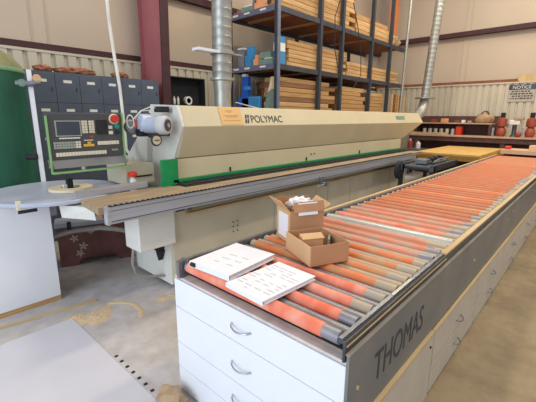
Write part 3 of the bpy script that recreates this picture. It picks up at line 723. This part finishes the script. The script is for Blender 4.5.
for q in m.bm.verts:
    k = 1 + .2 * math.sin(q.co.x * 5 + 1) * math.cos(q.co.y * 6 + q.co.z * 4)
    q.co = Vector((.94 + q.co.x * .07 * k, 1.60 + q.co.y * .11 * k, .05 + q.co.z * .055 * k))
o = m.build('crumpled_sack', 'bag', smooth=True); tag(o, 'crumpled tan sack on the floor at the foot of the white drawer cabinet', 'sack')

# ------------------------------------------------------------ tape shelf on the back wall
ts = empty('wall_shelf_box', (4.07, 5.75, 1.5), 'black open shelf box on the back wall right of the steel column', 'shelf')
MB().box(3.66, 4.44, 5.84, 5.865, 1.5, 2.34).build('back', 'dark', ts)
for z in (1.5, 1.84, 2.32): MB().box(3.68, 4.42, 5.66, 5.84, z, z + .02).build('shelf', 'dark', ts)
for x in (3.66, 4.42): MB().box(x, x + .02, 5.66, 5.84, 1.5, 2.34).build('side', 'dark', ts)
o = MB().use('label').lathe([(.045, 5.66), (.075, 5.66), (.075, 5.72), (.045, 5.72), (.045, 5.66)], (4.06, 0, 1.936), 24, 'y').build('tape_roll', None, smooth=True); tag(o, 'white ring of tape standing upright on the black wall shelf', 'tape roll')
for x, l_ in ((3.78, 'left of the two small white bottles on the black wall shelf'), (3.86, 'right of the two small white bottles on the black wall shelf')):
    b0 = empty('small_bottle', (x, 5.71, 1.86), l_, 'bottle', 'small bottles on the wall shelf')
    MB().lathe([(.022, 1.86), (.024, 1.87), (.024, 1.96), (.012, 1.98)], (x, 5.71, 0), 14).build('body', 'label', b0, smooth=True)
    MB().lathe([(.013, 1.98), (.013, 2.0)], (x, 5.71, 0), 12).build('cap', 'label', b0)

# ------------------------------------------------------------ lumber rack
rk = empty('lumber_rack', (7.2, 4.9, 0), 'grey steel lumber rack behind the machine loaded with boards', 'rack')
FY, BY = 4.33, 5.55
for x in (4.99, 6.27, 7.08, 8.42, 9.45):
    MB().use('rackblue' if x < 5 else 'rackdark').box(x, x + .07, FY, FY + .02, 0, 4.8).use('rackdark').box(x, x + .012, FY + .02, FY + .08, 0, 4.8).box(x + .058, x + .07, FY + .02, FY + .08, 0, 4.8).build('upright', None, rk)
for x in (4.99, 7.08, 9.45):
    MB().box(x, x + .07, BY, BY + .07, 0, 4.8).build('upright', 'rackdark', rk)
SH = (1.52, 2.50, 3.44)
for z in SH:
    MB().box(5.02, 10.4, FY + .02, FY + .07, z - .02, z + .07).build('side_beam', 'rackdark', rk)
    MB().box(5.02, 10.4, BY - .02, BY + .03, z - .02, z + .07).build('side_beam', 'rackdark', rk)
    MB().box(4.975, 5.02, FY + .08, BY, z - .02, z + .075).build('end_beam', 'rackblue', rk)
    MB().box(5.02, 10.38, FY + .08, BY - .03, z + .05, z + .075).build('deck', 'brownboard', rk)
    for x in (5.45, 6.3, 7.1, 8.4):
        MB().box(x, x + .09, FY + .07, BY - .02, z + .02, z + .05).build('cross_bar', 'wood2', rk)
    for y in (4.6, 5.0, 5.3):
        MB().box(4.972, 4.975, y, y + .14, z + .02, z + .05).build('label_card', 'label', rk)
# boards, each a thing
bm_ = {}
def board(x0, x1, y0, y1, z0, z1, m_, label, group):
    key_ = (round(x1 - x0, 3), round(y1 - y0, 3), round(z1 - z0, 3), m_)
    if key_ not in bm_:
        o = MB().box(0, x1 - x0, 0, y1 - y0, 0, z1 - z0).build('lumber_board', m_)
        bm_[key_] = o.data
    else:
        o = bpy.data.objects.new('lumber_board', bm_[key_]); C.objects.link(o)
    o.location = (x0, y0, z0); tag(o, label, 'board', group)
rnd = random.Random(11)
def stack(z0, z1, n, xa, xb, y0, y1, label, group, mats, cols=3, slope=0):
    t = (z1 - z0) / n; w = (y1 - y0) / cols
    for i in range(n):
        for c in range(cols):
            x0 = xa + rnd.choice((0, .02, .05)); x1 = xb - rnd.choice((0, .1, .25)) - slope * i
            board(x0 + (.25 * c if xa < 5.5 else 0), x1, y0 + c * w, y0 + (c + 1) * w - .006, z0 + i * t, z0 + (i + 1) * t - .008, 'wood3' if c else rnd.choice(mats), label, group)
d = .076
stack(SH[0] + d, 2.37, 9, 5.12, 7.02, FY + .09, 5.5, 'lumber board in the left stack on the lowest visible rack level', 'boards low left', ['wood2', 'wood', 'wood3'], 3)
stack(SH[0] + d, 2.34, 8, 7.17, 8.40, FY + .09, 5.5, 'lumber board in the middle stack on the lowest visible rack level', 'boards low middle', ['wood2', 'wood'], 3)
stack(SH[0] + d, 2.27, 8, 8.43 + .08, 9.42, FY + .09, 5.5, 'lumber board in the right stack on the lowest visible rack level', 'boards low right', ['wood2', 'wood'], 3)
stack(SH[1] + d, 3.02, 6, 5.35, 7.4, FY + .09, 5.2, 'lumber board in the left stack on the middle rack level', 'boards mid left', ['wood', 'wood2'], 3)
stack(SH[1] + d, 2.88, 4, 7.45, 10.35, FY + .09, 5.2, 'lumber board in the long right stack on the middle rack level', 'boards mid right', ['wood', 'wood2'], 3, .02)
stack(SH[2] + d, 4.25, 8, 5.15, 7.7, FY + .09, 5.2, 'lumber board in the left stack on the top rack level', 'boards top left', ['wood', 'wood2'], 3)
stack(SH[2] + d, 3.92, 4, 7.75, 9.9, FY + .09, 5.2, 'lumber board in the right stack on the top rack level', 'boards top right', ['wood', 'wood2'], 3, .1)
m = MB(); bmesh.ops.create_icosphere(m.bm, subdivisions=3, radius=1)
for q in m.bm.verts:
    k = 1 + .22 * math.sin(q.co.x * 7) * math.cos(q.co.y * 6 + q.co.z * 5); q.co = Vector((10.15 + q.co.x * .25 * k, 4.75 + q.co.y * .3 * k, 3.67 + max(-.153, q.co.z * .2 * k)))
tag(m.build('wrapped_bundle', 'bag', smooth=True), 'lumpy tan wrapped bundle at the far end of the top rack level', 'bundle')
# upright offcuts at the far end of the rack
for i in range(7):
    o = MB().box(0, .10, 0, .03, 0, 2.28).build('upright_board', ['wood', 'wood3', 'wood2'][i % 3]); o.location = (9.62 + i * .13, 4.28, 0)
    tag(o, 'narrow board standing on end at the far right end of the lumber rack', 'board', 'boards on end beside the rack')
# things on the end shelves
def thing(name, cat, label, parts, loc):
    e = empty(name, loc, label, cat)
    for p in parts: MB().box(*p[2:8]).build(p[0], p[1], e)
    return e
Z = SH[1] + .076
thing('storage_tin', 'tin', 'narrow grey tin with white lid at the left end of the rack middle shelf', [('body', 'gbox', 5.04, 5.2, 5.24, 5.38, Z, Z + .32), ('lid', 'label', 5.035, 5.205, 5.235, 5.385, Z + .321, Z + .35)], (5.1, 5.3, Z))
thing('paper_stack', 'boxes', 'light blue upright box pile beside the grey tin on the rack', [('lower_box', 'lblue', 5.05, 5.2, 5.04, 5.20, Z, Z + .2), ('upper_box', 'lblue', 5.06, 5.2, 5.05, 5.16, Z + .201, Z + .36)], (5.1, 5.1, Z))
thing('small_block', 'block', 'small peach block between the light blue pile and grey-green pile on the rack', [('base', 'peach', 5.05, 5.2, 4.86, 4.98, Z, Z + .12), ('cap', 'peach', 5.07, 5.18, 4.88, 4.96, Z + .121, Z + .19)], (5.1, 4.9, Z))
thing('carton_pile', 'boxes', 'low wide grey-green pile on the rack middle shelf near the front upright', [('lower_carton', 'ggreen', 5.05, 5.25, 4.5, 4.82, Z, Z + .10), ('divider', 'label', 5.05, 5.25, 4.52, 4.7, Z + .101, Z + .115), ('upper_carton', 'ggreen', 5.06, 5.25, 4.56, 4.82, Z + .116, Z + .22)], (5.1, 4.65, Z))
thing('carton_pile', 'boxes', 'tall pale and blue pile right behind the front rack upright', [('lower_carton', 'lblue', 5.07, 5.3, 4.42, 4.495, Z, Z + .22), ('middle_carton', 'label', 5.07, 5.3, 4.42, 4.5, Z + .221, Z + .36), ('upper_carton', 'lblue', 5.07, 5.3, 4.42, 4.49, Z + .361, Z + .46)], (5.1, 4.47, Z))
Z = SH[2] + .076
thing('green_case', 'case', 'pale grey-green case on the top rack shelf end', [('body', 'ggreen', 5.03, 5.13, 5.0, 5.28, Z, Z + .09), ('lid', 'label', 5.035, 5.12, 5.02, 5.2, Z + .091, Z + .12)], (5.1, 5.1, Z))
thing('stacked_blocks', 'block', 'peach stacked blocks on the top rack shelf end', [('lower_block', 'peach', 5.05, 5.12, 4.72, 4.95, Z, Z + .12), ('upper_block', 'peach', 5.05, 5.12, 4.76, 4.9, Z + .121, Z + .25)], (5.1, 4.8, Z))
thing('dark_can', 'can', 'dark blue-grey tin between the green case and peach blocks on the top shelf', [('body', 'gbox', 5.05, 5.12, 4.96, 4.995, Z, Z + .2), ('lid', 'dark', 5.05, 5.12, 4.957, 4.998, Z + .201, Z + .22)], (5.1, 4.97, Z))
thing('offcut_block', 'block', 'reddish wood offcut at the far left of the top rack shelf', [('lower_block', 'ragred', 5.05, 5.25, 5.36, 5.5, Z, Z + .04), ('upper_block', 'ragred', 5.08, 5.2, 5.38, 5.44, Z + .041, Z + .09)], (5.1, 5.4, Z))
Z = SH[0] + .076
cb = empty('clamp_pile', (5.05, 5.1, Z), 'pile of bright blue bar clamps on the lower rack shelf', 'clamps')
MB().box(5.03, 5.1, 5.10, 5.27, Z, 2.40).build('bar', 'blue', cb)
MB().box(5.025, 5.11, 5.06, 5.22, 2.15, 2.22).build('clamp_head', 'lblue', cb, bevel=.01)
MB().box(5.025, 5.105, 5.17, 5.26, 2.401, 2.45).build('end_cap', 'label', cb)
MB().box(5.03, 5.1, 5.0, 5.4, Z, 2.02).build('clamp_body', 'blue', cb, bevel=.02)
MB().box(5.02, 5.11, 4.80, 5.10, Z, 2.03).build('clamp_body', 'lblue', cb, bevel=.02)
MB().tube([(5.0, 5.42, 1.93), (4.99, 4.75, 1.80), (4.99, 4.55, 1.78)], .012, 8).build('clamp_rod', 'label', cb)
m = MB().use('ggreen').prism([(4.45, Z), (4.72, Z), (4.62, 2.05), (4.5, 2.15)], 5.03, 5.11).use('cream').prism([(4.5, 2.151), (4.6, 2.08), (4.52, 2.36), (4.48, 2.36)], 5.03, 5.10)
o = m.build('glue_bottle', None); tag(o, 'grey-green and cream tapered bottle beside the blue clamps', 'bottle')
# straps, pole, plank
for i, pts in enumerate(([(7.0, 4.25, 4.4), (6.62, 4.25, 3.6), (6.66, 4.25, 3.0), (6.85, 4.25, 2.6), (6.9, 4.25, 2.2)], [(7.3, 4.25, 4.0), (7.55, 4.25, 3.55), (7.75, 4.25, 3.0), (7.8, 4.25, 2.6), (7.5, 4.25, 2.3)])):
    o = MB().tube(pts, .009, 8).build('cable', 'dark', smooth=True)
    tag(o, ['dark cable hanging down the rack front, the left one of two', 'dark cable hanging down the rack front, the right one of two'][i], 'cable')
    o.location = (0, 0, 0)
o = MB().tube([(9.74, 4.1, 0), (9.90, 4.1, 4.7)], .035, 12).build('white_pole', 'galv', smooth=True); tag(o, 'thin pale pole standing at the far end of the lumber rack', 'pole')
o = MB().box(10.75, 11.25, 5.0, 5.05, 4.0, 6.5).build('hanging_plank', 'orangebd'); tag(o, 'orange-brown plank standing high beyond the lumber rack', 'plank')
o = MB().box(10.70, 11.3, 4.95, 5.96, 3.9, 3.96).build('plank_bracket', 'rackdark'); tag(o, 'dark bracket arm holding the orange plank at the corner', 'bracket')
o['category'] = 'bracket'

# ------------------------------------------------------------ far workbench and machines
wb = empty('workbench', (11.4, 1.5, 0), 'long dark brown workbench with raised shelf along the right wall', 'workbench')
BX = 11.1
box('bench_top', 'benchtop', wb, BX, XR - .1, -3, 4.3, 1.15, 1.19)
box('apron', 'benchdark', wb, BX + .03, BX + .06, -3, 4.3, 1.02, 1.149)
for y in (-2.9, -.6, 1.8, 4.15): box('leg', 'benchdark', wb, BX + .05, BX + .15, y, y + .1, 0, 1.02)
box('underbench_shade_sheet', 'benchdark', wb, XR - .13, XR - .10, -3, 4.3, 0, 1.149)  # dark sheet added to stand for the shade under the bench
box('lower_shelf', 'benchtop', wb, BX + .15, XR - .12, -2.9, 4.1, .55, .59)
box('raised_shelf', 'benchtop', wb, BX + .25, XR - .12, 2.2, 4.3, 1.50, 1.53)
box('shelf_back', 'benchdark', wb, XR - .16, XR - .12, 2.1, 4.35, 1.191, 1.72)
box('shelf_side', 'benchdark', wb, BX + .25, XR - .17, 2.2, 2.26, 1.191, 1.499)
box('shelf_side', 'benchdark', wb, BX + .25, XR - .17, 4.2, 4.26, 1.191, 1.499)
for i in range(6):
    y = 3.98 - i * .16
    e = empty('paint_can', (BX + .35, y, 1.19), 'small metal can in the row under the raised bench shelf', 'can', 'cans on the bench')
    MB().lathe([(.055, 1.191), (.055, 1.36)], (BX + .38, y, 0), 16).build('body', 'r_pale', e, smooth=True)
    MB().lathe([(.05, 1.361), (.05, 1.37)], (BX + .38, y, 0), 16).build('lid', 'benchdark', e)
o = box('ply_offcut', 'ply', None, BX + .02, BX + .20, 3.25, 4.28, 1.191, 1.25); tag(o, 'pale board lying along the bench front before the cans', 'board')
e = thing('red_toolbox', 'toolbox', 'bright red box on the workbench beside the row of cans', [('body', 'red', BX + .25, BX + .5, 2.93, 3.07, 1.191, 1.40), ('lid', 'redm', BX + .245, BX + .505, 2.925, 3.075, 1.401, 1.43)], (BX + .3, 3.0, 1.19))
for i, (y, w, hh, m_, l_) in enumerate(((3.75, .14, .09, 'redm', 'red tin on the raised bench shelf'), (3.45, .18, .12, 'peach', 'peach box on the raised bench shelf'), (3.1, .12, .06, 'redm', 'low red tray on the raised bench shelf'), (2.94, .08, .08, 'label', 'small white jar on the raised bench shelf'), (2.78, .09, .06, 'bag', 'small tan box on the raised bench shelf'))):
    o = box('shelf_item', m_, None, BX + .35, BX + .5, y - w / 2, y + w / 2, 1.531, 1.531 + hh, .01); o.name = ['storage_tin', 'cardboard_box', 'parts_tray', 'small_jar', 'parts_box'][i]; tag(o, l_, ['tin', 'box', 'tray', 'jar', 'box'][i])
m = MB(); bmesh.ops.create_icosphere(m.bm, subdivisions=3, radius=1)
for q in m.bm.verts:
    k = 1 + .2 * math.sin(q.co.y * 6) * math.cos(q.co.x * 5 + q.co.z * 4); q.co = Vector((BX + .45 + q.co.x * .12 * k, 2.42 + q.co.y * .22 * k, 1.65 + max(-.118, q.co.z * .15 * k)))
sb = empty('canvas_bag', (BX + .45, 2.42, 1.531), 'lumpy tan canvas bag on the raised bench shelf', 'bag')
m.build('bag_body', 'bag', sb, smooth=True)
MB().tube([(BX + .4, 2.32, 1.76), (BX + .4, 2.36, 1.84), (BX + .4, 2.46, 1.84), (BX + .4, 2.52, 1.76)], .018, 8).build('bag_handle', 'benchdark', sb, smooth=True)
def redtool(y, lab):
    e = empty('bench_grinder', (BX + .3, y, 1.19), lab, 'power tool')
    c = (BX + .3, y, 0)
    MB().lathe([(.08, 1.191), (.10, 1.22), (.12, 1.30), (.095, 1.40), (.06, 1.43)], c, 20).build('lower_housing', 'redm', e, smooth=True)
    MB().lathe([(.06, 1.431), (.11, 1.46), (.12, 1.55), (.10, 1.65), (.06, 1.68)], c, 20).build('upper_housing', 'redm', e, smooth=True)
    MB().lathe([(.05, 1.681), (.055, 1.70), (.055, 1.80), (.04, 1.81)], c, 14).build('cap', 'dark', e, smooth=True)
    MB().box(BX + .12, BX + .16, y + .13, y + .18, 1.191, 1.42).build('stand', 'steel', e)
    MB().tube([(BX + .28, y - .10, 1.56), (BX + .26, y - .14, 1.50), (BX + .26, y - .14, 1.42)], .02, 8).build('guard_arm', 'steel', e, smooth=True)
redtool(1.97, 'red bench tool with black cap on the workbench, next to the tan bag')
redtool(1.33, 'red bench tool with black cap on the workbench at the right picture edge')
e = empty('bench_vise', (BX + .3, 1.68, 1.19), 'grey bench tool with white head between the two red tools', 'tool')
MB().lathe([(.09, 1.191), (.05, 1.26), (.05, 1.5)], (BX + .3, 1.68, 0), 16).build('column', 'dark_steel', e, smooth=True)
MB().box(BX + .2, BX + .4, 1.56, 1.80, 1.50, 1.62).build('head', 'label', e, bevel=.02)
MB().box(BX + .18, BX + .38, 1.50, 1.7, 1.621, 1.70).build('cover', 'bag', e, bevel=.02)
m = MB(); bmesh.ops.create_icosphere(m.bm, subdivisions=2, radius=.075, matrix=Matrix.Translation((BX + .12, 1.55, 1.2655)))
o = m.build('red_ball_tank', 'redm', smooth=True); tag(o, 'small round red can on the bench between the tools', 'can')
# notice sign, plywood piece, leaning board on right wall
sg = empty('notice_sign', (XR - .1, 1.7, 2.2), 'white NOTICE sign with dark lettering on the right wall', 'sign')
MB().box(XR - .095, XR - .085, 1.42, 2.02, 2.10, 2.54).build('plate', 'gbox2', sg)
MB().box(XR - .098, XR - .0955, 1.42, 2.02, 2.41, 2.54).build('header', 'screen', sg)
def rt(s, size, y, z, m_, sx=1.): return text('lettering', s, size, frame((XR - .0985, y, z), (0, -1, 0), (0, 0, 1), (-1, 0, 0)), m_, sg, .0008, sx)
rt('NOTICE', .115, 1.94, 2.435, 'label', 1.0)
for z, a, b_ in ((2.35, 1.95, 1.52), (2.29, 1.98, 1.47), (2.23, 1.93, 1.5), (2.17, 1.96, 1.5)):
    m = MB(); y = a
    rr = random.Random(z)
    while y > b_:
        w = rr.uniform(.03, .08); m.box(XR - .0975, XR - .0955, y - w, y, z, z + .032); y -= w + .02
    m.build('print_line', 'letter', sg)
o = box('plywood_offcut', 'ply', None, XR - .095, XR - .07, .6, 1.85, 2.621, 2.80); tag(o, 'long piece of plywood lying on the wall ledge above the notice sign', 'plywood')
o = box('leaning_board', 'wood2', None, XR - .065, XR - .04, 1.30, 1.36, 2.621, 3.5); tag(o, 'narrow board leaning upright on the right wall above the sign', 'board')
o.rotation_euler = (math.radians(0), 0, 0)
m = MB(); rnd = random.Random(4)
y = 5.1
while y > 1.9:
    w = rnd.uniform(.1, .3); m.box(XR - .10, XR - .04, y - w, y, 2.622, 2.635 + rnd.uniform(.0, .06)); y -= w
tag(m.build('ledge_debris', 'brownboard'), 'crust of brown dust and scraps along the right wall ledge', 'debris', kind='stuff')
# yellow-edged plywood sheets on a low table
tb = empty('outfeed_table', (9.8, 2.4, 0), 'low dark table carrying plywood sheets past the end of the machine', 'table')
box('table_top', 'dark_steel', tb, 8.7, 10.8, 1.80, 3.0, .72, .76)
for x in (8.75, 10.7):
    for y in (1.85, 2.9): box('leg', 'dark_steel', tb, x, x + .06, y, y + .06, 0, .72)
for i in range(4):
    o = MB().box(0, 2.5, 0, 1.32, 0, .036).build('plywood_sheet', 'yellowply') if i == 0 else None
    if i == 0: src = o
    else: o = src.copy(); C.objects.link(o)
    o.location = (8.45 - .03 * i, 1.72 + .01 * i, .761 + .038 * i)
    tag(o, ['lowest yellow-edged plywood sheet on the outfeed table', 'second yellow-edged plywood sheet from the bottom of the pile', 'third yellow-edged plywood sheet from the bottom of the pile', 'topmost yellow-edged plywood sheet on the outfeed table'][i], 'plywood sheet')
o.data = src.data.copy(); o.data.materials[0] = M['yply']
# long pale board on trestle at far right
tt = empty('panel_table', (10.4, .5, 0), 'low table with pale pink top beyond the far end of the conveyor', 'table')
box('table_top', 'pinkish', tt, 9.9, 10.6, -1.5, 1.66, .86, .95)
for y in (-1.4, 1.5): box('leg', 'benchdark', tt, 10.0, 10.1, y, y + .1, 0, .86)
o = box('pale_block', 'pinkish', None, 10.1, 10.4, .6, 1.15, .951, 1.06, .01); tag(o, 'pale pink block lying on the low table near the right picture edge', 'block')
o = box('red_case', 'red', None, 10.1, 10.25, 1.50, 1.62, .951, 1.03, .02); tag(o, 'small red case on the corner of the pale pink table', 'case')
# dark return unit between machine and conveyor
ru = empty('return_unit', (6.6, 2.2, 0), 'black roller return unit with knobs between the machine end and the conveyor', 'machine')
for x in (6.1, 7.3):
    for y in (1.9, 2.42): box('leg', 'dark', ru, x, x + .06, y, y + .06, 0, .88)
for y in (1.9, 2.42): box('side_beam', 'dark_steel', ru, 6.06, 7.4, y, y + .06, .80, .90)
box('side_beam', 'dark', ru, 6.1, 7.36, 1.9, 1.95, .45, .52)
for i in range(6): MB().tube([(6.2 + i * .2, 1.965, .84), (6.2 + i * .2, 2.415, .84)], .04, 12).build('roller', 'dark_steel', ru, smooth=True)
MB().tube([(6.3, 1.98, .93), (6.6, 2.0, .96), (7.1, 1.99, .95)], .015, 8).build('lever', 'steel', ru, smooth=True)
MB().box(6.3, 6.5, 2.1, 2.3, .884, .97).build('gear_housing', 'steel', ru, bevel=.01)
for i, x in enumerate((6.6, 6.7, 6.82, 6.95, 7.08, 7.2)):
    MB().lathe([(.018, .90), (.018, .93), (.035, .935), (.035, .97), (.02, .98)], (x, 2.1 + .08 * (i % 2), 0), 14).build('knob', 'dark', ru, smooth=True)
MB().box(6.55, 7.3, 2.05, 2.22, .884, .90).build('clamp_bar', 'steel', ru)
MB().lathe([(.14, 2.44), (.16, 2.46), (.16, 2.5), (.1, 2.52)], (6.1, 0, .78), 20, 'y').build('drive_wheel', 'dark', ru, smooth=True)
# red and white containers near the machine end
for i, (x, y, hh, m_, l_) in enumerate(((10.6, 4.05, .2, 'redm', 'red jug at the left end of the workbench near the machine'), (10.7, 3.85, .14, 'label', 'white jug at the left end of the workbench near the machine'))):
    e = empty('plastic_jug', (x, y, .8), l_, 'jug')
    MB().lathe([(.06, .801), (.065, .82), (.065, .8 + hh), (.03, .84 + hh)], (x, y, 0), 16).build('body', m_, e, smooth=True)
    MB().lathe([(.025, .841 + hh), (.025, .87 + hh)], (x, y, 0), 12).build('cap', 'label', e)
sdt = empty('side_stand', (10.65, 3.9, 0), 'small grey steel stand at the left end of the workbench', 'stand')
box('top', 'steel', sdt, 10.35, 10.95, 3.45, 4.2, .77, .80)
for x in (10.37, 10.88):
    for y in (3.47, 4.13): box('leg', 'steel', sdt, x, x + .05, y, y + .05, 0, .77)

# ------------------------------------------------------------ light
w = bpy.data.worlds.new('World'); sc.world = w; w.use_nodes = True
bg = w.node_tree.nodes['Background']; bg.inputs['Color'].default_value = (.96, .97, 1.0, 1); bg.inputs['Strength'].default_value = .70
def area(name, loc, target, sx, sy, power, col):
    L = bpy.data.lights.new(name, 'AREA'); L.shape = 'RECTANGLE'; L.size = sx; L.size_y = sy; L.energy = power; L.color = col
    o = bpy.data.objects.new(name, L); C.objects.link(o); o.location = loc
    o.rotation_euler = (Vector(target) - Vector(loc)).to_track_quat('-Z', 'Y').to_euler()
area('door_daylight', (-4.5, 1.5, 2.6), (1.5, 2.2, .6), 4.5, 4, 260, (.72, .85, 1.0))
for x, p in ((4.0, 105), (8.5, 125)):
    for y in (-.5, 3.0):
        area('high_bay_lamp', (x, y, 6.3), (x, y, 0), 1.2, .5, p, (1.0, .86, .64))
area('high_bay_lamp', (10.6, .5, 5.8), (11.2, 1.2, 0), 1.2, .5, 50, (1.0, .86, .66))

# ------------------------------------------------------------ camera
cd = bpy.data.cameras.new('Camera'); cam = bpy.data.objects.new('Camera', cd); C.objects.link(cam)
Mx = Matrix(((0.67350736, 0.16369679, -0.72082675, 0), (-0.73915095, 0.15786955, -0.65477713, 0), (0.00661168, 0.97379698, 0.22732294, 1.65), (0, 0, 0, 1)))
cam.matrix_world = Mx
cd.sensor_width = 36; cd.sensor_fit = 'HORIZONTAL'; cd.lens = 358.8 / 536 * 36
cd.clip_start = .05
sc.camera = cam
